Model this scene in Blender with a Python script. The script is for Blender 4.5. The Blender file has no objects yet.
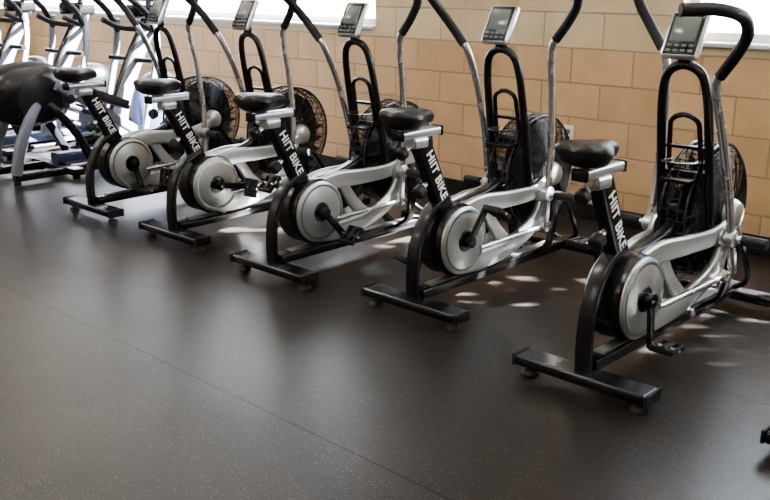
import bpy, math, random
from mathutils import Vector, Matrix, Euler
random.seed(4)
S = bpy.context.scene
COL = S.collection

# ---------------------------------------------------------------- materials
def new_mat(name):
    m = bpy.data.materials.new(name); m.use_nodes = True
    nt = m.node_tree
    return m, nt, nt.nodes['Principled BSDF']

def simple(name, col, rough=0.5, metal=0.0, coat=0.0, bump=0.0, bscale=200, var=0.12, spec=0.5):
    m, nt, b = new_mat(name)
    b.inputs['Base Color'].default_value = (*col, 1)
    b.inputs['Metallic'].default_value = metal
    b.inputs['Coat Weight'].default_value = coat
    b.inputs['Specular IOR Level'].default_value = spec
    tc = nt.nodes.new('ShaderNodeTexCoord')
    n = nt.nodes.new('ShaderNodeTexNoise'); n.inputs['Scale'].default_value = 14
    n.inputs['Detail'].default_value = 5
    nt.links.new(tc.outputs['Object'], n.inputs['Vector'])
    mr = nt.nodes.new('ShaderNodeMapRange')
    mr.inputs['To Min'].default_value = max(0.03, rough - var); mr.inputs['To Max'].default_value = min(1, rough + var)
    nt.links.new(n.outputs['Fac'], mr.inputs['Value'])
    nt.links.new(mr.outputs['Result'], b.inputs['Roughness'])
    if bump:
        n2 = nt.nodes.new('ShaderNodeTexNoise'); n2.inputs['Scale'].default_value = bscale
        nt.links.new(tc.outputs['Object'], n2.inputs['Vector'])
        bp = nt.nodes.new('ShaderNodeBump'); bp.inputs['Strength'].default_value = bump
        bp.inputs['Distance'].default_value = 0.002
        nt.links.new(n2.outputs['Fac'], bp.inputs['Height'])
        nt.links.new(bp.outputs['Normal'], b.inputs['Normal'])
    return m

M_BLACK = simple('black_powdercoat', (0.010, 0.010, 0.012), 0.26, var=0.03)
M_RUBBER = simple('black_foam', (0.010, 0.010, 0.012), 0.6, bump=0.3, bscale=400)
M_VINYL = simple('black_vinyl', (0.014, 0.014, 0.017), 0.38, bump=0.2, bscale=350)
M_SILVER = simple('silver_paint', (0.58, 0.60, 0.63), 0.32, metal=0.85, coat=0.1, var=0.02)
M_WHITE = simple('pale_silver_shell', (0.57, 0.59, 0.60), 0.36, metal=0.82, coat=0.1, var=0.015)
M_CHROME = simple('satin_silver_tube', (0.68, 0.69, 0.70), 0.27, metal=0.88, coat=0.2, var=0.02)
M_GREY = simple('grey_plastic', (0.16, 0.17, 0.18), 0.4)
M_DISC = simple('disc_grey', (0.25, 0.265, 0.275), 0.36, metal=0.8, coat=0.1, var=0.015)
M_WIRE = simple('fan_wire', (0.03, 0.031, 0.035), 0.28, metal=0.3)
M_BLADE = simple('fan_blade', (0.022, 0.023, 0.026), 0.35, metal=0.5)
M_LCD = simple('lcd_screen', (0.13, 0.15, 0.14), 0.2, coat=0.3)
M_TEXT = simple('white_decal', (0.85, 0.85, 0.85), 0.5)
M_TRIM = simple('black_cove_base', (0.012, 0.012, 0.013), 0.4)
M_FRAME = simple('white_window_frame', (0.72, 0.74, 0.76), 0.4)
M_PLATE = simple('outlet_plate', (0.75, 0.74, 0.70), 0.35)
M_CEIL = simple('ceiling_paint', (0.62, 0.61, 0.58), 0.9, bump=0.2, bscale=60)
M_PAD = simple('dark_foot_pad', (0.06, 0.058, 0.055), 0.45)
M_ESIL = simple('elliptical_silver', (0.20, 0.22, 0.27), 0.45, metal=0.35, coat=0.0, var=0.03)
M_EBLUE = simple('elliptical_grey_blue', (0.06, 0.08, 0.15), 0.4, metal=0.2)
M_LEAF = simple('leaf_green', (0.06, 0.12, 0.03), 0.6)
M_BARK = simple('bark', (0.10, 0.07, 0.05), 0.9, bump=0.6, bscale=30)
M_CONC = simple('exterior_concrete', (0.55, 0.54, 0.52), 0.9, bump=0.2, bscale=40)

def block_mat(vertical_axis='X'):
    m, nt, b = new_mat('painted_block_' + vertical_axis)
    N = nt.nodes.new; L = nt.links.new
    tc = N('ShaderNodeTexCoord'); sp = N('ShaderNodeSeparateXYZ'); L(tc.outputs['Object'], sp.inputs[0])
    cb = N('ShaderNodeCombineXYZ'); L(sp.outputs[vertical_axis], cb.inputs[0]); L(sp.outputs['Z'], cb.inputs[1])
    br = N('ShaderNodeTexBrick'); L(cb.outputs[0], br.inputs['Vector'])
    br.offset = 0.5
    br.inputs['Scale'].default_value = 1.0
    br.inputs['Brick Width'].default_value = 0.406
    br.inputs['Row Height'].default_value = 0.203
    br.inputs['Mortar Size'].default_value = 0.006
    br.inputs['Mortar Smooth'].default_value = 0.4
    br.inputs['Bias'].default_value = 0.0
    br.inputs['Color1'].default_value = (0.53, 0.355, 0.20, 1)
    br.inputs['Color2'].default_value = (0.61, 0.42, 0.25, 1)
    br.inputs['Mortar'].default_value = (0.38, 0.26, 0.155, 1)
    br2 = N('ShaderNodeTexBrick'); L(cb.outputs[0], br2.inputs['Vector'])
    for k in ('Scale', 'Brick Width', 'Row Height', 'Mortar Size', 'Mortar Smooth'):
        br2.inputs[k].default_value = br.inputs[k].default_value
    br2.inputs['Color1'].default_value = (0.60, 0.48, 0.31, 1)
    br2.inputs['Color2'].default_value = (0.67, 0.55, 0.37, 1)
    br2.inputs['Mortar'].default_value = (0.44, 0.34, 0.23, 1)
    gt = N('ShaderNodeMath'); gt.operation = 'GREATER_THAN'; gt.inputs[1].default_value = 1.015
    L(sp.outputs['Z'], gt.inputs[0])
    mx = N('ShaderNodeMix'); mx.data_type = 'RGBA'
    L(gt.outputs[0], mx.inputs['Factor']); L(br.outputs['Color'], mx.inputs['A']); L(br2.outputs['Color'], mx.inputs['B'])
    nz = N('ShaderNodeTexNoise'); nz.inputs['Scale'].default_value = 5; nz.inputs['Detail'].default_value = 8
    L(tc.outputs['Object'], nz.inputs['Vector'])
    mr = N('ShaderNodeMapRange'); mr.inputs['To Min'].default_value = 0.82; mr.inputs['To Max'].default_value = 1.15
    L(nz.outputs['Fac'], mr.inputs['Value'])
    mul = N('ShaderNodeVectorMath'); mul.operation = 'SCALE'
    L(mx.outputs['Result'], mul.inputs[0]); L(mr.outputs['Result'], mul.inputs['Scale'])
    L(mul.outputs[0], b.inputs['Base Color'])
    b.inputs['Roughness'].default_value = 0.5
    n2 = N('ShaderNodeTexNoise'); n2.inputs['Scale'].default_value = 90; n2.inputs['Detail'].default_value = 4
    L(tc.outputs['Object'], n2.inputs['Vector'])
    ad = N('ShaderNodeMath'); ad.operation = 'MULTIPLY_ADD'; ad.inputs[1].default_value = -1.0
    sc = N('ShaderNodeMath'); sc.operation = 'MULTIPLY'; sc.inputs[1].default_value = 0.35
    L(n2.outputs['Fac'], sc.inputs[0])
    L(br.outputs['Fac'], ad.inputs[0]); L(sc.outputs[0], ad.inputs[2])
    bp = N('ShaderNodeBump'); bp.inputs['Distance'].default_value = 0.005; bp.inputs['Strength'].default_value = 0.8
    L(ad.outputs[0], bp.inputs['Height']); L(bp.outputs['Normal'], b.inputs['Normal'])
    return m
M_BLOCK = block_mat('X'); M_BLOCKY = block_mat('Y')

def floor_mat():
    m, nt, b = new_mat('rubber_floor')
    N = nt.nodes.new; L = nt.links.new
    tc = N('ShaderNodeTexCoord')
    vo = N('ShaderNodeTexVoronoi'); vo.inputs['Scale'].default_value = 120; L(tc.outputs['Object'], vo.inputs['Vector'])
    lt = N('ShaderNodeMath'); lt.operation = 'LESS_THAN'; lt.inputs[1].default_value = 0.27; L(vo.outputs['Distance'], lt.inputs[0])
    sp = N('ShaderNodeSeparateColor'); L(vo.outputs['Color'], sp.inputs[0])
    l2 = N('ShaderNodeMath'); l2.operation = 'GREATER_THAN'; l2.inputs[1].default_value = 0.76; L(sp.outputs[0], l2.inputs[0])
    mu = N('ShaderNodeMath'); mu.operation = 'MULTIPLY'; L(lt.outputs[0], mu.inputs[0]); L(l2.outputs[0], mu.inputs[1])
    nz = N('ShaderNodeTexNoise'); nz.inputs['Scale'].default_value = 1.6; nz.inputs['Detail'].default_value = 9; nz.inputs['Roughness'].default_value = 0.65
    L(tc.outputs['Object'], nz.inputs['Vector'])
    cr = N('ShaderNodeValToRGB'); L(nz.outputs['Fac'], cr.inputs[0])
    cr.color_ramp.elements[0].position = 0.3; cr.color_ramp.elements[0].color = (0.016, 0.0140, 0.0137, 1)
    cr.color_ramp.elements[1].position = 0.7; cr.color_ramp.elements[1].color = (0.027, 0.0237, 0.023, 1)
    mx = N('ShaderNodeMix'); mx.data_type = 'RGBA'; L(mu.outputs[0], mx.inputs['Factor']); L(cr.outputs[0], mx.inputs['A'])
    mx.inputs['B'].default_value = (0.11, 0.095, 0.085, 1)
    s3 = N('ShaderNodeSeparateXYZ'); L(tc.outputs['Object'], s3.inputs[0])
    def seam(out, off, per, w):
        a = N('ShaderNodeMath'); a.operation = 'ADD'; a.inputs[1].default_value = off; L(out, a.inputs[0])
        q = N('ShaderNodeMath'); q.operation = 'PINGPONG'; q.inputs[1].default_value = per / 2; L(a.outputs[0], q.inputs[0])
        r = N('ShaderNodeMath'); r.operation = 'LESS_THAN'; r.inputs[1].default_value = w; L(q.outputs[0], r.inputs[0])
        return r.outputs[0]
    sa = seam(s3.outputs['Y'], -1.815 + 12.2, 1.22, 0.0018)
    mx2 = N('ShaderNodeMix'); mx2.data_type = 'RGBA'; L(sa, mx2.inputs['Factor']); L(mx.outputs['Result'], mx2.inputs['A'])
    mx2.inputs['B'].default_value = (0.006, 0.006, 0.006, 1)
    L(mx2.outputs['Result'], b.inputs['Base Color'])
    sm = N('ShaderNodeMath'); sm.operation = 'MULTIPLY_ADD'; L(sa, sm.inputs[0]); sm.inputs[1].default_value = -0.16; sm.inputs[2].default_value = 0.29
    L(sm.outputs[0], b.inputs['Specular IOR Level'])
    n3 = N('ShaderNodeTexNoise'); n3.inputs['Scale'].default_value = 2; n3.inputs['Detail'].default_value = 2
    L(tc.outputs['Object'], n3.inputs['Vector'])
    mr = N('ShaderNodeMapRange'); mr.inputs['To Min'].default_value = 0.28; mr.inputs['To Max'].default_value = 0.40
    L(n3.outputs['Fac'], mr.inputs['Value']); L(mr.outputs['Result'], b.inputs['Roughness'])
    n4 = N('ShaderNodeTexNoise'); n4.inputs['Scale'].default_value = 160; n4.inputs['Detail'].default_value = 3
    L(tc.outputs['Object'], n4.inputs['Vector'])
    bp = N('ShaderNodeBump'); bp.inputs['Strength'].default_value = 0.2; bp.inputs['Distance'].default_value = 0.003
    L(n4.outputs['Fac'], bp.inputs['Height']); L(bp.outputs['Normal'], b.inputs['Normal'])
    return m
M_FLOOR = floor_mat()

def glass_mat():
    m = bpy.data.materials.new('window_glass'); m.use_nodes = True
    nt = m.node_tree; nt.nodes.clear()
    o = nt.nodes.new('ShaderNodeOutputMaterial'); mix = nt.nodes.new('ShaderNodeMixShader')
    t = nt.nodes.new('ShaderNodeBsdfTransparent'); g = nt.nodes.new('ShaderNodeBsdfGlossy')
    g.inputs['Roughness'].default_value = 0.02
    mix.inputs[0].default_value = 0.06
    nt.links.new(t.outputs[0], mix.inputs[1]); nt.links.new(g.outputs[0], mix.inputs[2]); nt.links.new(mix.outputs[0], o.inputs[0])
    return m
M_GLASS = glass_mat()
def emit_mat(name, col, s):
    m, nt, b = new_mat(name)
    b.inputs['Emission Color'].default_value = (*col, 1); b.inputs['Emission Strength'].default_value = s
    return m

# ---------------------------------------------------------------- mesh builder
def catmull(pts, n=8, closed=False):
    P = [Vector(p) for p in pts]; out = []
    m = len(P)
    rng = range(m if closed else m - 1)
    for i in rng:
        if closed:
            p0, p1, p2, p3 = P[(i - 1) % m], P[i], P[(i + 1) % m], P[(i + 2) % m]
        else:
            p1, p2 = P[i], P[i + 1]
            p0 = P[i - 1] if i > 0 else p1 * 2 - p2
            p3 = P[i + 2] if i + 2 < m else p2 * 2 - p1
        for k in range(n):
            t = k / n
            out.append(0.5 * ((2 * p1) + (p2 - p0) * t + (2 * p0 - 5 * p1 + 4 * p2 - p3) * t * t + (3 * p1 - p0 - 3 * p2 + p3) * t ** 3))
    if not closed: out.append(P[-1].copy())
    return out

def rrect(w, h, r=None, seg=3):
    r = min(w, h) * 0.25 if r is None else r
    pts = []
    for cx, cy, a0 in ((w/2-r, h/2-r, 0), (-w/2+r, h/2-r, 90), (-w/2+r, -h/2+r, 180), (w/2-r, -h/2+r, 270)):
        for k in range(seg + 1):
            a = math.radians(a0 + 90 * k / seg)
            pts.append((cx + r * math.cos(a), cy + r * math.sin(a)))
    return pts
def circ(r, n=12):
    return [(r * math.cos(2*math.pi*k/n), r * math.sin(2*math.pi*k/n)) for k in range(n)]

class MB:
    def __init__(s): s.v = []; s.f = []; s.m = []; s.mats = []; s.sm = []
    def mi(s, mat):
        if mat not in s.mats: s.mats.append(mat)
        return s.mats.index(mat)
    def add(s, vs, fs, mat, smooth=True):
        o = len(s.v); s.v += [tuple(v) for v in vs]; k = s.mi(mat)
        for f in fs: s.f.append([o + i for i in f]); s.m.append(k); s.sm.append(smooth)
    def sweep(s, path, sec, mat, side=None, closed=False, scale=None, smooth=True, caps=True):
        P = [Vector(p) for p in path]; n = len(P); vs = []; k = len(sec)
        prev = None
        for i, p in enumerate(P):
            if closed: t = P[(i + 1) % n] - P[(i - 1) % n]
            else: t = P[min(i + 1, n - 1)] - P[max(i - 1, 0)]
            t.normalize()
            if side is not None:
                sd = Vector(side); sd = (sd - t * sd.dot(t)).normalized()
            else:
                if prev is None:
                    a = Vector((1, 0, 0)) if abs(t.x) < 0.8 else Vector((0, 0, 1))
                    sd = (a - t * a.dot(t)).normalized()
                else: sd = (prev - t * prev.dot(t)).normalized()
                prev = sd
            nm = t.cross(sd)
            sx, sy = (1, 1) if scale is None else (scale[i] if not callable(scale) else scale(i / (n - 1)))
            for a, b in sec: vs.append(p + sd * a * sx + nm * b * sy)
        fs = []
        for i in range(n if closed else n - 1):
            j = (i + 1) % n
            for q in range(k):
                fs.append([i*k+q, i*k+(q+1) % k, j*k+(q+1) % k, j*k+q])
        if not closed and caps:
            fs.append(list(range(k))[::-1]); fs.append([(n-1)*k+q for q in range(k)])
        s.add(vs, fs, mat, smooth)
    def tube(s, path, r, mat, n=12, **kw): s.sweep(path, circ(r, n), mat, **kw)
    def cyl(s, p0, p1, r, mat, n=20, r2=None, bev=0.0):
        p0, p1 = Vector(p0), Vector(p1); d = (p1 - p0); L = d.length
        r2 = r if r2 is None else r2
        if bev:
            b = bev
            path = [p0, p0 + d*(b/L), p1 - d*(b/L), p1]; sc = [((r-b)/r,)*2, (1, 1), (r2/r,)*2, ((r2-b)/r,)*2]
        else:
            path = [p0, p1]; sc = [(1, 1), (r2/r,)*2]
        s.sweep(path, circ(r, n), mat, scale=sc)
    def lathe(s, c, prof, mat, n=40, sx=1):
        c = Vector(c); vs = []; fs = []
        for x, r in prof:
            for k in range(n):
                a = 2*math.pi*k/n; vs.append(c + Vector((sx*x, r*math.cos(a), r*math.sin(a))))
        for i in range(len(prof)-1):
            for k in range(n):
                fs.append([i*n+k, i*n+(k+1) % n, (i+1)*n+(k+1) % n, (i+1)*n+k])
        fs.append([k for k in range(n)][::-1]); fs.append([(len(prof)-1)*n+k for k in range(n)])
        s.add(vs, fs, mat)
    def torus(s, c, R, r, mat, n=48, k=5):
        c = Vector(c)
        s.sweep([c + Vector((0, R*math.cos(2*math.pi*i/n), R*math.sin(2*math.pi*i/n))) for i in range(n)], circ(r, k), mat, side=(1, 0, 0), closed=True)
    def box(s, c, size, mat, rot=(0, 0, 0), r=None):
        w, l, h = size; R = Euler(rot).to_matrix(); c = Vector(c)
        r = min(w, h, l) * 0.2 if r is None else r
        b = r * 0.6
        ys = [(-l/2, -b), (-l/2+b, 0), (l/2-b, 0), (l/2, -b)]
        vs = []; sec = rrect(w, h, r); k = len(sec)
        for y, ins in ys:
            for a, z in sec: vs.append(c + R @ Vector((a*(1+2*ins/w), y, z*(1+2*ins/h))))
        fs = []
        for i in range(3):
            for q in range(k): fs.append([i*k+q, i*k+(q+1) % k, (i+1)*k+(q+1) % k, (i+1)*k+q])
        fs.append(list(range(k))[::-1]); fs.append([3*k+q for q in range(k)])
        s.add(vs, fs, mat)
    def ellipsoid(s, c, rad, mat, n=28, m=16, p=1.0, zcut=None):
        vs = []; fs = []; c = Vector(c)
        def sg(x): return math.copysign(abs(x)**p, x)
        for i in range(m+1):
            th = math.pi*i/m
            for k in range(n):
                a = 2*math.pi*k/n
                vs.append(c + Vector((rad[0]*sg(math.cos(th)), rad[1]*sg(math.sin(th))*sg(math.cos(a)), rad[2]*sg(math.sin(th))*sg(math.sin(a)))))
        for i in range(m):
            for k in range(n): fs.append([i*n+k, i*n+(k+1) % n, (i+1)*n+(k+1) % n, (i+1)*n+k])
        s.add(vs, fs, mat)
    def mesh(s, name):
        me = bpy.data.meshes.new(name); me.from_pydata(s.v, [], s.f)
        for m in s.mats: me.materials.append(m)
        me.polygons.foreach_set('material_index', s.m)
        me.polygons.foreach_set('use_smooth', s.sm)
        me.update()
        import bmesh
        bm = bmesh.new(); bm.from_mesh(me); bmesh.ops.remove_doubles(bm, verts=bm.verts, dist=1e-6)
        bmesh.ops.recalc_face_normals(bm, faces=bm.faces); bm.to_mesh(me); bm.free()
        try: me.set_sharp_from_angle(angle=math.radians(38))
        except Exception: pass
        return me

def obj(name, data, parent=None, loc=(0, 0, 0), rot=(0, 0, 0)):
    o = bpy.data.objects.new(name, data); COL.objects.link(o)
    o.location = loc; o.rotation_euler = rot
    if parent: o.parent = parent
    return o

def solid(name, lo, hi, mat, bev=0.0):
    x0, y0, z0 = lo; x1, y1, z1 = hi
    me = bpy.data.meshes.new(name)
    me.from_pydata([(x0,y0,z0),(x1,y0,z0),(x1,y1,z0),(x0,y1,z0),(x0,y0,z1),(x1,y0,z1),(x1,y1,z1),(x0,y1,z1)], [],
                   [(0,3,2,1),(4,5,6,7),(0,1,5,4),(1,2,6,5),(2,3,7,6),(3,0,4,7)])
    me.materials.append(mat)
    o = obj(name, me)
    if bev:
        b = o.modifiers.new('bevel', 'BEVEL'); b.width = bev; b.segments = 2
    return o

# ---------------------------------------------------------------- room
WY = 4.83; XL, XR, YB, ZC = -13.0, 3.2, -4.0, 3.0
SILL, HEAD = 1.064, 2.3
W1 = (-2.37, 1.7); W2 = (-10.6, -4.66)
solid('floor', (XL, YB, -0.1), (XR, WY+0.2, 0), M_FLOOR)
solid('ceiling', (XL, YB, ZC), (XR, WY+0.2, ZC+0.1), M_CEIL)
mb = MB()
def bx(x0, x1, z0, z1):
    y0, y1 = WY, WY+0.2
    vs = [(x0,y0,z0),(x1,y0,z0),(x1,y1,z0),(x0,y1,z0),(x0,y0,z1),(x1,y0,z1),(x1,y1,z1),(x0,y1,z1)]
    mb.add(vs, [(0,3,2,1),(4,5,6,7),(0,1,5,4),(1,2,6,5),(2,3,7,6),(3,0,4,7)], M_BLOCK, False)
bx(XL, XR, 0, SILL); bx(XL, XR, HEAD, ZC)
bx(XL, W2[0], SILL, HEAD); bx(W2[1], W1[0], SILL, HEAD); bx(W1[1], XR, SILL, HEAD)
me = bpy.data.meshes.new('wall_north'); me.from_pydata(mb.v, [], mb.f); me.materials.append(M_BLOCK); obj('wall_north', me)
solid('wall_west', (XL-0.2, YB, 0), (XL, WY+0.2, ZC), M_BLOCKY)
solid('wall_east', (XR, YB, 0), (XR+0.2, WY+0.2, ZC), M_BLOCKY)
solid('wall_south', (XL, YB-0.2, 0), (XR, YB, ZC), M_BLOCK)
solid('baseboard_north', (XL, WY-0.012, 0), (XR, WY-0.0005, 0.10), M_TRIM, 0.004)

def window(name, x0, x1, n):
    mb = MB(); f = 0.05; yc = WY+0.12
    for z in (SILL+f/2+0.02, HEAD-f/2): mb.sweep([(x0, yc, z), (x1, yc, z)], rrect(0.06, f, 0.005), M_FRAME, side=(0, 1, 0))
    for i in range(n+1):
        x = x0+f/2+(x1-x0-f)*i/n
        mb.sweep([(x, yc, SILL+0.02), (x, yc, HEAD)], rrect(0.06, f, 0.005), M_FRAME, side=(0, 1, 0))
    mb.box(((x0+x1)/2, WY+0.065, SILL+0.012), (x1-x0, 0.19, 0.024), M_FRAME, r=0.006)
    root = obj(name, mb.mesh(name))
    g = MB(); g.add([(x0, yc, SILL), (x1, yc, SILL), (x1, yc, HEAD), (x0, yc, HEAD)], [(0, 1, 2, 3)], M_GLASS, False)
    obj('glass_pane', g.mesh('glass_pane'), root)
window('window_1', *W1, 3); window('window_2', *W2, 4)

def outlet(x, z):
    mb = MB(); mb.box((0, 0, 0), (0.075, 0.008, 0.118), M_PLATE, r=0.004)
    for dz in (-0.022, 0.022): mb.box((0, -0.004, dz), (0.034, 0.004, 0.03), M_GREY, r=0.002)
    obj('wall_outlet', mb.mesh('wall_outlet'), None, (x, WY-0.0045, z))
outlet(-3.04, 0.50)

M_FILL = emit_mat('added_fill_glow', (1.0, 0.95, 0.90), 3.0)
for i, x in enumerate((-9.5, -6.5, -3.5, -0.5)):  # unseen ceiling panels with area lamps, added as soft room fill
    for y in (-1.5, 1.5):
        mb = MB(); mb.box((0, 0, 0), (1.25, 0.65, 0.05), M_FRAME, r=0.008)
        mb.box((0, 0, -0.024), (1.15, 0.55, 0.008), M_FILL, r=0.002)
        p = obj('added_ceiling_fill', mb.mesh('added_ceiling_fill'), None, (x, y, ZC-0.026))
        ld = bpy.data.lights.new('added_fill_lamp', 'AREA'); ld.shape = 'RECTANGLE'; ld.size = 1.1; ld.size_y = 0.5
        ld.energy = 20; ld.color = (1.0, 0.96, 0.91)
        obj('added_fill_lamp', ld, p, (0, 0, -0.05))

# ---------------------------------------------------------------- air bike
RX = (1, 0, 0)
def build_bike_meshes():
    out = {}
    f = MB()
    f.box((0, 0, 0.062), (0.53, 0.10, 0.040), M_BLACK, r=0.010)
    f.box((0, 1.25, 0.062), (0.50, 0.085, 0.040), M_BLACK, r=0.010)
    for sx in (-1, 1):
        f.box((sx*0.268, 0, 0.062), (0.012, 0.105, 0.045), M_RUBBER, r=0.004)
        f.box((sx*0.253, 1.25, 0.062), (0.012, 0.09, 0.045), M_RUBBER, r=0.004)
        for y, xx in ((0, 0.225), (1.25, 0.21)):
            f.cyl((sx*xx, y, 0.014), (sx*xx, y, 0.05), 0.010, M_GREY, 10)
            f.cyl((sx*xx, y, 0.0), (sx*xx, y, 0.02), 0.032, M_PAD, 20, r2=0.026, bev=0.004)
        f.cyl((sx*0.15-0.012, 1.315, 0.05), (sx*0.15+0.012, 1.315, 0.05), 0.032, M_RUBBER, 20, bev=0.004)
        f.box((sx*0.15, 1.295, 0.066), (0.04, 0.05, 0.02), M_BLACK)
    f.sweep([(0, 0.03, 0.095), (0, 1.25, 0.095)], rrect(0.07, 0.045, 0.01), M_BLACK, side=RX)
    f.sweep([(0.0, 0.10, 0.121), (0.0, 1.05, 0.121)], rrect(0.045, 0.012, 0.004), M_GREY, side=RX)
    arc = catmull([(0, 0.0, 0.06), (0, -0.005, 0.19), (0, 0.015, 0.32), (0, 0.085, 0.44), (0, 0.19, 0.50)], 6)
    f.sweep(arc, rrect(0.06, 0.034, 0.009), M_BLACK, side=RX)
    # seat tube
    f.sweep([(0, 0.035, 0.755), (0, 0.245, 0.34)], rrect(0.055, 0.088, 0.012), M_BLACK, side=RX)
    f.sweep([(0, 0.24, 0.36), (0, 0.33, 0.11)], rrect(0.05, 0.07, 0.012), M_BLACK, side=RX)
    f.sweep(catmull([(0, 0.20, 0.44), (0, 0.35, 0.45), (0, 0.50, 0.47), (0, 0.64, 0.52)], 6), rrect(0.045, 0.045, 0.012), M_BLACK, side=RX)
    f.cyl((0.0, 0.095, 0.585), (0.0, 0.045, 0.555), 0.012, M_CHROME, 12)
    f.cyl((0.0, 0.055, 0.560), (0.0, 0.015, 0.538), 0.028, M_RUBBER, 20, bev=0.006)
    f.sweep([(0, 0.05, 0.72), (0, 0.00, 0.805)], rrect(0.045, 0.055, 0.01), M_SILVER, side=RX)
    f.box((0, 0.02, 0.80), (0.055, 0.24, 0.034), M_SILVER, r=0.008)
    f.box((0, 0.142, 0.80), (0.060, 0.014, 0.040), M_BLACK, r=0.004)
    f.box((0, -0.102, 0.80), (0.060, 0.014, 0.040), M_BLACK, r=0.004)
    f.box((0, 0.01, 0.762), (0.066, 0.09, 0.045), M_SILVER, r=0.012)
    f.cyl((0, -0.02, 0.745), (0, -0.075, 0.725), 0.010, M_CHROME, 12)
    f.cyl((0, -0.06, 0.732), (0, -0.095, 0.718), 0.026, M_RUBBER, 20, bev=0.006)
    f.cyl((0, -0.03, 0.815), (0, -0.03, 0.85), 0.02, M_BLACK, 14)
    # console mast
    def mp(x, t):
        return (x, 0.71 - 0.135*t, 0.42 + 0.69*t)
    loop = [mp(0.100, 0.0), mp(0.100, 0.3), mp(0.096, 0.6), mp(0.088, 0.84), mp(0.063, 0.96), mp(0, 1.0),
            mp(-0.063, 0.96), mp(-0.088, 0.84), mp(-0.096, 0.6), mp(-0.100, 0.3), mp(-0.100, 0.0)]
    f.tube(catmull(loop, 5), 0.0175, M_BLACK, 10)
    inner = [mp(0.06, 0.40), mp(0.06, 0.62), mp(0.05, 0.70), mp(0, 0.73), mp(-0.05, 0.70), mp(-0.06, 0.62), mp(-0.06, 0.40), mp(0, 0.36)]
    f.tube(catmull(inner, 5, closed=True), 0.010, M_BLACK, 8, closed=True)
    tilt = math.atan2(0.135, 0.69)
    for t, h in ((0.38, 0.05), (0.55, 0.014)):
        f.box(mp(0, t), (0.19, 0.014, h), M_BLACK, rot=(tilt, 0, 0), r=0.004)
    x, y, z = mp(0, 0.43)
    f.box((0, y-0.045, z-0.04), (0.12, 0.085, 0.014), M_BLACK, r=0.004)
    f.sweep(catmull([(0.06, y, z+0.03), (0.058, y-0.06, z+0.03), (0, y-0.095, z+0.03), (-0.058, y-0.06, z+0.03), (-0.06, y, z+0.03)], 5), rrect(0.006, 0.022, 0.002), M_BLACK, side=(0, 0, 1), smooth=False)
    f.sweep([mp(0, 0.98), (0, 0.572, 1.16)], rrect(0.05, 0.03, 0.008), M_BLACK, side=RX)
    for sx in (-1, 1):
        f.sweep(catmull([(sx*0.03, 0.88, 0.11), (sx*0.10, 0.88, 0.17), (sx*0.125, 0.87, 0.30), (sx*0.125, 0.85, 0.52)], 6), rrect(0.055, 0.018, 0.005), M_BLACK, side=(0, 1, 0))
        f.sweep(catmull([(sx*0.03, 1.18, 0.11), (sx*0.10, 1.13, 0.17), (sx*0.125, 1.02, 0.30), (sx*0.125, 0.86, 0.51)], 6), circ(0.012, 8), M_BLACK, side=RX)
    out['frame'] = f.mesh('air_bike_frame')
    # body shell
    b = MB()
    cy, cz = 0.25, 0.305
    for sx in (-1, 1):
        b.lathe((0, cy, cz), [(0.0, 0.163), (0.045, 0.165), (0.062, 0.160), (0.070, 0.154)], M_BLACK, 48, sx)
        b.lathe((0, cy, cz), [(0.060, 0.156), (0.076, 0.152), (0.084, 0.140)], M_WHITE, 48, sx)
        b.lathe((0, cy, cz), [(0.078, 0.142), (0.086, 0.138), (0.078, 0.092), (0.068, 0.088)], M_DISC, 48, sx)
        b.lathe((0, cy, cz), [(0.060, 0.084), (0.081, 0.080), (0.083, 0.05), (0.09, 0.046)], M_BLACK, 36, sx)
        up = catmull([(sx*0.045, 0.26, 0.415), (sx*0.05, 0.40, 0.44), (sx*0.075, 0.56, 0.440), (sx*0.128, 0.70, 0.46), (sx*0.138, 0.86, 0.52)], 6)
        b.sweep(up, rrect(0.034, 0.092, 0.016), M_WHITE, side=RX, scale=lambda t: (1-0.25*t, 1.1-0.45*t))
        lo = catmull([(sx*0.045, 0.27, 0.190), (sx*0.05, 0.42, 0.180), (sx*0.075, 0.60, 0.215), (sx*0.125, 0.72, 0.32), (sx*0.138, 0.78, 0.46)], 6)
        b.sweep(lo, rrect(0.036, 0.095, 0.016), M_WHITE, side=RX, scale=lambda t: (1, 1.1-0.35*t))
        b.sweep(catmull([(sx*0.047, 0.42, 0.42), (sx*0.050, 0.50, 0.31), (sx*0.06, 0.58, 0.23)], 5), rrect(0.028, 0.065, 0.01), M_WHITE, side=RX)
        b.lathe((0, 0.85, 0.52), [(0.10, 0.06), (0.128, 0.058), (0.15, 0.045), (0.155, 0.03)], M_SILVER, 28, sx)
        b.lathe((0, 0.74, 0.45), [(0.11, 0.042), (0.15, 0.042), (0.155, 0.03)], M_SILVER, 24, sx)
        b.cyl((sx*0.15, 0.74, 0.45), (sx*0.225, 0.74, 0.45), 0.014, M_CHROME, 14)
        b.cyl((sx*0.215, 0.74, 0.45), (sx*0.315, 0.74, 0.45), 0.021, M_RUBBER, 16, bev=0.004)
        b.cyl((sx*0.155, 0.755, 0.29), (sx*0.105, 0.33, 0.26), 0.011, M_CHROME, 12)
        b.lathe((0, 0.755, 0.29), [(0.135, 0.026), (0.175, 0.026), (0.18, 0.018)], M_CHROME, 18, sx)
    b.sweep([(0, 0.25, 0.30), (0, 0.50, 0.33), (0, 0.70, 0.42)], rrect(0.05, 0.13, 0.02), M_BLACK, side=RX, scale=[(1, 1.2), (1, 0.8), (1, 0.6)])
    out['shell'] = b.mesh('air_bike_shell')
    # crank
    c = MB()
    c.cyl((-0.115, 0, 0), (0.115, 0, 0), 0.014, M_CHROME, 14)
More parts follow.
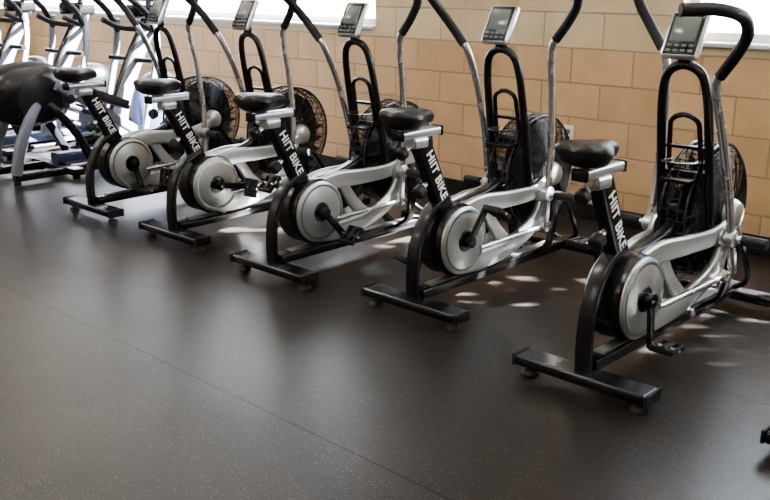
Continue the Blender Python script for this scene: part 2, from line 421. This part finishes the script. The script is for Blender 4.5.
    for sx in (-1, 1):
        e = Vector((sx*0.128, 0, -sx*0.155))
        c.sweep([(sx*0.105, 0, 0.022*sx), e + Vector((0, 0, -sx*0.018))], rrect(0.018, 0.034, 0.006), M_BLACK, side=RX)
        c.lathe((0, 0, 0), [(0.09, 0.027), (0.122, 0.027), (0.126, 0.018)], M_BLACK, 20, sx)
        c.cyl((sx*0.12, 0, e.z), (sx*0.24, 0, e.z), 0.007, M_CHROME, 10)
        px = sx*0.19
        c.box((px, 0, e.z), (0.03, 0.085, 0.026), M_RUBBER, r=0.008)
        for dy in (-0.044, 0.044):
            c.box((px, dy, e.z), (0.092, 0.014, 0.024), M_RUBBER, r=0.004)
        for dx in (-0.04, 0.04):
            c.box((px+dx, 0, e.z), (0.012, 0.09, 0.022), M_RUBBER, r=0.004)
    out['crank'] = c.mesh('air_bike_crank')
    # saddle
    s = MB()
    secs = [(-0.118, 0.03, 0.014, 0.012), (-0.108, 0.075, 0.034, 0.010), (-0.08, 0.100, 0.046, 0.006), (-0.045, 0.102, 0.050, 0.002), (-0.01, 0.086, 0.048, 0.0),
            (0.03, 0.058, 0.044, 0.0), (0.07, 0.040, 0.040, 0.0), (0.10, 0.033, 0.034, -0.002), (0.122, 0.026, 0.026, -0.006), (0.132, 0.012, 0.012, -0.010)]
    n = 20; vs = []; fs = []
    for y, w, h, dz in secs:
        for k in range(n):
            a = 2*math.pi*k/n; ca, sa = math.cos(a), math.sin(a)
            X = math.copysign(abs(ca)**0.75, ca)*w; Z = math.copysign(abs(sa)**0.8, sa)*(h*0.75 if sa > 0 else h*1.1)
            if sa > 0: Z += -0.010*math.exp(-(X/0.018)**2)*(1 if y < 0.07 else 0.3)
            if sa < 0: X *= 0.90
            vs.append((X, y, Z+dz))
    for i in range(len(secs)-1):
        for k in range(n): fs.append([i*n+k, i*n+(k+1) % n, (i+1)*n+(k+1) % n, (i+1)*n+k])
    fs.append(list(range(n))[::-1]); fs.append([(len(secs)-1)*n+k for k in range(n)])
    s.add(vs, fs, M_VINYL)
    out['saddle'] = s.mesh('air_bike_saddle')
    # fan
    w = MB(); R = 0.268
    def dome(r): return 0.052 + 0.050*math.sqrt(max(0, 1-(r/R)**2))
    for sx in (-1, 1):
        r = 0.078
        while r < R-0.004:
            w.torus((sx*dome(r), 0, 0), r, 0.0022, M_WIRE, 44, 4); r += 0.0098
        for k in range(24):
            a = 2*math.pi*k/24; pts = []
            for q in range(7):
                rr = 0.05+(R-0.05)*q/6; aa = a+0.5*(rr/R)
                pts.append((sx*(dome(rr)-0.003), rr*math.cos(aa), rr*math.sin(aa)))
            w.tube(pts, 0.0026, M_WIRE, 4)
        w.lathe((0, 0, 0), [(0.09, 0.082), (0.104, 0.078), (0.106, 0.03)], M_BLACK, 32, sx)
        w.torus((sx*0.052, 0, 0), R, 0.006, M_WIRE, 56, 6)
    for k in range(40):
        a = 2*math.pi*k/40; w.tube([(-0.052, R*math.cos(a), R*math.sin(a)), (0.052, R*math.cos(a), R*math.sin(a))], 0.0024, M_WIRE, 4)
    for x in (-0.02, 0.02): w.torus((x, 0, 0), R, 0.0025, M_WIRE, 56, 4)
    out['cage'] = w.mesh('air_bike_fan_cage')
    bl = MB()
    bl.lathe((0, 0, 0), [(-0.03, 0.07), (0.03, 0.07)], M_BLADE, 24)
    bl.lathe((0, 0, 0), [(-0.002, 0.235), (0.002, 0.235)], M_BLADE, 40)
    for k in range(20):
        a = 2*math.pi*k/20; R_ = Matrix.Rotation(a, 3, 'X')
        vs = [R_ @ Vector(p) for p in ((-0.03, 0.06, -0.012), (0.03, 0.06, 0.012), (0.038, 0.25, 0.028), (-0.038, 0.25, -0.022))]
        vs += [v + R_ @ Vector((0, 0, 0.003)) for v in vs]
        bl.add(vs, [(0,1,2,3),(7,6,5,4),(0,4,5,1),(1,5,6,2),(2,6,7,3),(3,7,4,0)], M_BLADE, False)
    out['blades'] = bl.mesh('air_bike_fan_blades')
    # levers
    for nm, sx in (('R', 1), ('L', -1)):
        l = MB()
        tube = catmull([(sx*0.172, 0.015, -0.16), (sx*0.172, 0, 0), (sx*0.170, -0.012, 0.2), (sx*0.165, -0.055, 0.45), (sx*0.170, -0.11, 0.64), (sx*0.20, -0.125, 0.71)], 7)
        l.tube(tube, 0.0165, M_CHROME, 12)
        grip = catmull([(sx*0.19, -0.122, 0.69), (sx*0.25, -0.13, 0.77), (sx*0.30, -0.155, 0.85), (sx*0.31, -0.215, 0.925), (sx*0.27, -0.31, 0.975), (sx*0.20, -0.39, 0.995)], 7)
        l.tube(grip, 0.0205, M_RUBBER, 14)
        e = Vector(grip[-1]); d = (e-Vector(grip[-2])).normalized()
        l.cyl(e, e+d*0.012, 0.0225, M_RUBBER, 14, bev=0.004)
        l.lathe((sx*0.0, 0, 0), [(0.155, 0.034), (0.190, 0.034), (0.195, 0.026)], M_SILVER, 22, sx)
        out['lever'+nm] = l.mesh('air_bike_lever_'+nm)
    # console
    k = MB()
    k.box((0, 0, 0), (0.145, 0.030, 0.180), M_SILVER, r=0.014)
    k.box((0, -0.013, 0.0), (0.127, 0.010, 0.162), M_BLACK, r=0.006)
    k.box((0, -0.017, 0.018), (0.100, 0.006, 0.095), M_LCD, r=0.003)
    for r_ in range(2):
        for q in range(4): k.box((-0.042+0.028*q, -0.018, -0.046-0.020*r_), (0.020, 0.005, 0.010), M_GREY, r=0.003)
    out['console'] = k.mesh('air_bike_console')
    return out

BM = build_bike_meshes()
def bike(x, y, aR, aL, crank=0):
    root = obj('air_bike', None, None, (x, y, 0)); root.empty_display_size = 0.2
    obj('frame', BM['frame'], root)
    obj('body_shell', BM['shell'], root)
    obj('crank_and_pedals', BM['crank'], root, (0, 0.25, 0.305), (math.radians(crank), 0, 0))
    obj('saddle', BM['saddle'], root, (0, -0.03, 0.872))
    obj('fan_cage', BM['cage'], root, (0, 0.85, 0.52))
    obj('fan_blades', BM['blades'], root, (0, 0.85, 0.52), (random.random()*6, 0, 0))
    obj('handle_lever_right', BM['leverR'], root, (0, 0.74, 0.45), (math.radians(aR), 0, 0))
    obj('handle_lever_left', BM['leverL'], root, (0, 0.74, 0.45), (math.radians(aL), 0, 0))
    obj('console', BM['console'], root, (0, 0.562, 1.215), (math.radians(-28), 0, 0))
    for sx in (1, -1):
        t = bpy.data.curves.new('tube_lettering', 'FONT'); t.body = 'HIIT BIKE'; t.size = 0.058; t.extrude = 0.0006
        t.offset = 0.0014; t.space_character = 1.04
        t.align_x = 'CENTER'; t.align_y = 'CENTER'; t.materials.append(M_TEXT)
        o = obj('tube_lettering', t, root)
        d = Vector((0, 0.21, -0.415)).normalized()
        if sx < 0: d = -d
        z = Vector((sx, 0, 0)); up = z.cross(d)
        M = Matrix((d, up, z)).transposed().to_4x4(); M.translation = Vector((sx*0.0283, 0.113, 0.610))
        o.matrix_local = M
    return root
bike(-1.576, 2.69, 14, -12, -4)
bike(-2.526, 2.85, -8, 6, 150)
bike(-3.37, 2.77, -8, 9, 40)
bike(-4.257, 2.80, -5, 10, 80)
bike(-5.138, 2.81, -3, 8, 10)
bike(-0.66, 2.72, 0, 0, 30)

# ---------------------------------------------------------------- elliptical trainers
def build_elliptical():
    m = MB()
    m.box((0, 0.52, 0.055), (0.66, 0.09, 0.05), M_BLACK, r=0.012)
    m.box((0, 1.66, 0.055), (0.60, 0.09, 0.05), M_BLACK, r=0.012)
    for sx in (-1, 1):
        for y in (0.52, 1.66): m.cyl((sx*0.27, y, 0), (sx*0.27, y, 0.04), 0.028, M_RUBBER, 16)
        m.sweep([(sx*0.17, 0.10, 0.05), (sx*0.17, 1.66, 0.05)], rrect(0.05, 0.055, 0.012), M_BLACK, side=RX)
        m.cyl((sx*0.17, 0.12, 0), (sx*0.17, 0.12, 0.03), 0.026, M_RUBBER, 16)
        m.sweep(catmull([(sx*0.17, 0.12, 0.07), (sx*0.18, 0.16, 0.25), (sx*0.17, 0.26, 0.45), (sx*0.14, 0.36, 0.58)], 6), rrect(0.055, 0.075, 0.018), M_ESIL, side=RX)
        m.sweep(catmull([(sx*0.17, 0.72, 0.07), (sx*0.18, 0.62, 0.28), (sx*0.17, 0.50, 0.45), (sx*0.14, 0.38, 0.58)], 6), rrect(0.05, 0.06, 0.016), M_BLACK, side=RX)
        m.lathe((0, 0.36, 0.58), [(0.14, 0.17), (0.165, 0.165), (0.17, 0.12), (0.175, 0.05)], M_BLACK, 36, sx)
        dy = 0.10*sx
        arm = catmull([(sx*0.225, 0.36+dy, 0.62+0.06*sx), (sx*0.225, 0.75, 0.45+0.05*sx), (sx*0.215, 1.12, 0.26), (sx*0.20, 1.36, 0.17)], 6)
        m.sweep(arm, rrect(0.055, 0.075, 0.018), M_ESIL, side=RX)
        m.box((sx*0.25, 0.80, 0.50+0.05*sx), (0.15, 0.38, 0.035), M_RUBBER, rot=(math.radians(-22), 0, 0), r=0.012)
        m.box((sx*0.325, 0.80, 0.525+0.05*sx), (0.014, 0.36, 0.05), M_RUBBER, rot=(math.radians(-22), 0, 0), r=0.005)
        m.cyl((sx*0.17, 1.36, 0.15), (sx*0.235, 1.36, 0.15), 0.05, M_RUBBER, 24, bev=0.006)
        low = catmull([(sx*0.27, 1.12, 0.28), (sx*0.29, 1.18, 0.55), (sx*0.29, 1.26, 0.85), (sx*0.27, 1.28, 1.10)], 6)
        m.sweep(low, rrect(0.035, 0.05, 0.012), M_ESIL, side=RX)
        g = catmull([(sx*0.27, 1.28, 1.00), (sx*0.27, 1.20, 1.16), (sx*0.25, 1.04, 1.30), (sx*0.24, 0.92, 1.42)], 6)
        m.tube(g, 0.024, M_RUBBER, 12)
        m.cyl((sx*0.05, 1.22, 0.80), (sx*0.31, 1.22, 0.80), 0.022, M_BLACK, 14)
        m.sweep([(sx*0.20, 0.98, 0.09), (sx*0.20, 1.62, 0.16)], rrect(0.06, 0.03, 0.008), M_ESIL, side=RX)
    m.ellipsoid((0, 0.36, 0.60), (0.15, 0.30, 0.22), M_BLACK, 36, 18, p=0.75)
    m.ellipsoid((0, 0.34, 0.70), (0.10, 0.27, 0.14), M_RUBBER, 28, 14, p=0.8)
    m.sweep([(0, 0.5, 0.12), (0, 1.66, 0.10)], rrect(0.10, 0.08, 0.02), M_EBLUE, side=RX)
    mast = catmull([(0, 1.02, 0.12), (0, 1.08, 0.45), (0, 1.24, 0.80), (0, 1.42, 1.12), (0, 1.45, 1.36)], 8)
    m.sweep(mast, rrect(0.14, 0.12, 0.04), M_ESIL, side=RX, scale=lambda t: (1.1-0.45*t, 1.2-0.5*t))
    m.sweep([p + Vector((0, -0.052, 0.02)) for p in mast[6:-6]], rrect(0.06, 0.02, 0.006), M_BLACK, side=RX)
    m.ellipsoid((0, 1.44, 0.38), (0.13, 0.24, 0.28), M_EBLUE, 32, 16, p=0.8)
    m.ellipsoid((0, 1.46, 0.48), (0.14, 0.18, 0.22), M_BLACK, 32, 16, p=0.8)
    fb = catmull([(-0.22, 1.12, 1.10), (-0.22, 1.25, 1.04), (-0.14, 1.36, 1.02), (0, 1.40, 1.02), (0.14, 1.36, 1.02), (0.22, 1.25, 1.04), (0.22, 1.12, 1.10)], 6)
    m.tube(fb, 0.022, M_RUBBER, 12)
    m.box((0, 1.37, 1.16), (0.34, 0.16, 0.10), M_BLACK, r=0.02)
    m.box((0, 1.40, 1.38), (0.42, 0.06, 0.30), M_BLACK, rot=(math.radians(-22), 0, 0), r=0.02)
    m.box((0, 1.375, 1.39), (0.30, 0.03, 0.18), M_LCD, rot=(math.radians(-22), 0, 0), r=0.008)
    return m.mesh('elliptical_trainer')
EM = build_elliptical()
for x in (-6.5, -7.55, -8.6, -9.65):
    obj('elliptical_trainer', EM, None, (x, 2.78, 0))

# ---------------------------------------------------------------- outdoors
solid('ground_exterior', (-30, WY+0.2, -0.3), (25, 40, -0.1), M_CONC)
SUN = Vector((-0.85, -0.70, -0.85))
def added_dapple_tree(cx, cy, cz, rx, ry, rz, n):  # unseen tree, added to break the incoming sun into dapples
    random.seed(21)
    t = MB()
    t.tube(catmull([(cx, cy, -0.1), (cx+0.1, cy, 1.5), (cx-0.05, cy+0.05, 3.0), (cx, cy, cz)], 6), 0.14, M_BARK, 10, scale=lambda q: (1-0.6*q,)*2)
    for k in range(14):
        a = random.random()*6.28; e = random.uniform(-0.5, 0.8)
        p = Vector((cx+rx*0.8*math.cos(a), cy+ry*0.8*math.sin(a), cz+rz*0.8*e))
        s0 = Vector((cx, cy, cz-rz*0.7))
        t.tube([s0, (s0+p)/2+Vector((0, 0, 0.15)), p], 0.04, M_BARK, 6, scale=lambda q: (1-0.75*q,)*2)
    cl = []
    for k in range(44):
        while True:
            u = Vector((random.uniform(-1, 1), random.uniform(-1, 1), random.uniform(-1, 1)))
            if u.length < 1: break
        cl.append(Vector((cx+u.x*rx, cy+u.y*ry, cz+u.z*rz)))
    for k in range(n):
        c = random.choice(cl)
        p = c + Vector((random.gauss(0, 0.16), random.gauss(0, 0.16), random.gauss(0, 0.13)))
        R = Euler((random.random()*6, random.random()*6, random.random()*6)).to_matrix(); L = random.uniform(0.08, 0.14)
        t.add([p + R @ Vector(q)*L for q in ((-1, 0, 0), (-0.2, -0.5, 0.06), (1, 0, 0), (-0.2, 0.5, 0.06))], [(0, 1, 2, 3)], M_LEAF, False)
    obj('added_dapple_tree', t.mesh('added_dapple_tree'))
added_dapple_tree(3.3, 8.1, 5.3, 2.3, 1.7, 1.5, 1900)

# ---------------------------------------------------------------- light
w = bpy.data.worlds.new('sky'); S.world = w; w.use_nodes = True
bg = w.node_tree.nodes['Background']; bg.inputs[0].default_value = (0.82, 0.91, 1.0, 1); bg.inputs[1].default_value = 8.5
sd = bpy.data.lights.new('sun', 'SUN'); sd.energy = 190; sd.angle = math.radians(0.3); sd.color = (1.0, 0.97, 0.93)
so = obj('sun', sd, None, (3, 9, 7)); so.rotation_euler = SUN.to_track_quat('-Z', 'Y').to_euler()

S.view_settings.view_transform = 'AgX'
S.view_settings.look = 'AgX - Medium High Contrast'
S.view_settings.exposure = 0.38

# ---------------------------------------------------------------- camera
cd = bpy.data.cameras.new('camera'); cd.sensor_width = 36; cd.lens = 929/770*36
cam = obj('camera', cd, None, (0, 0, 1.42), (math.radians(90-16.4), 0, math.radians(43.4)))
S.camera = cam
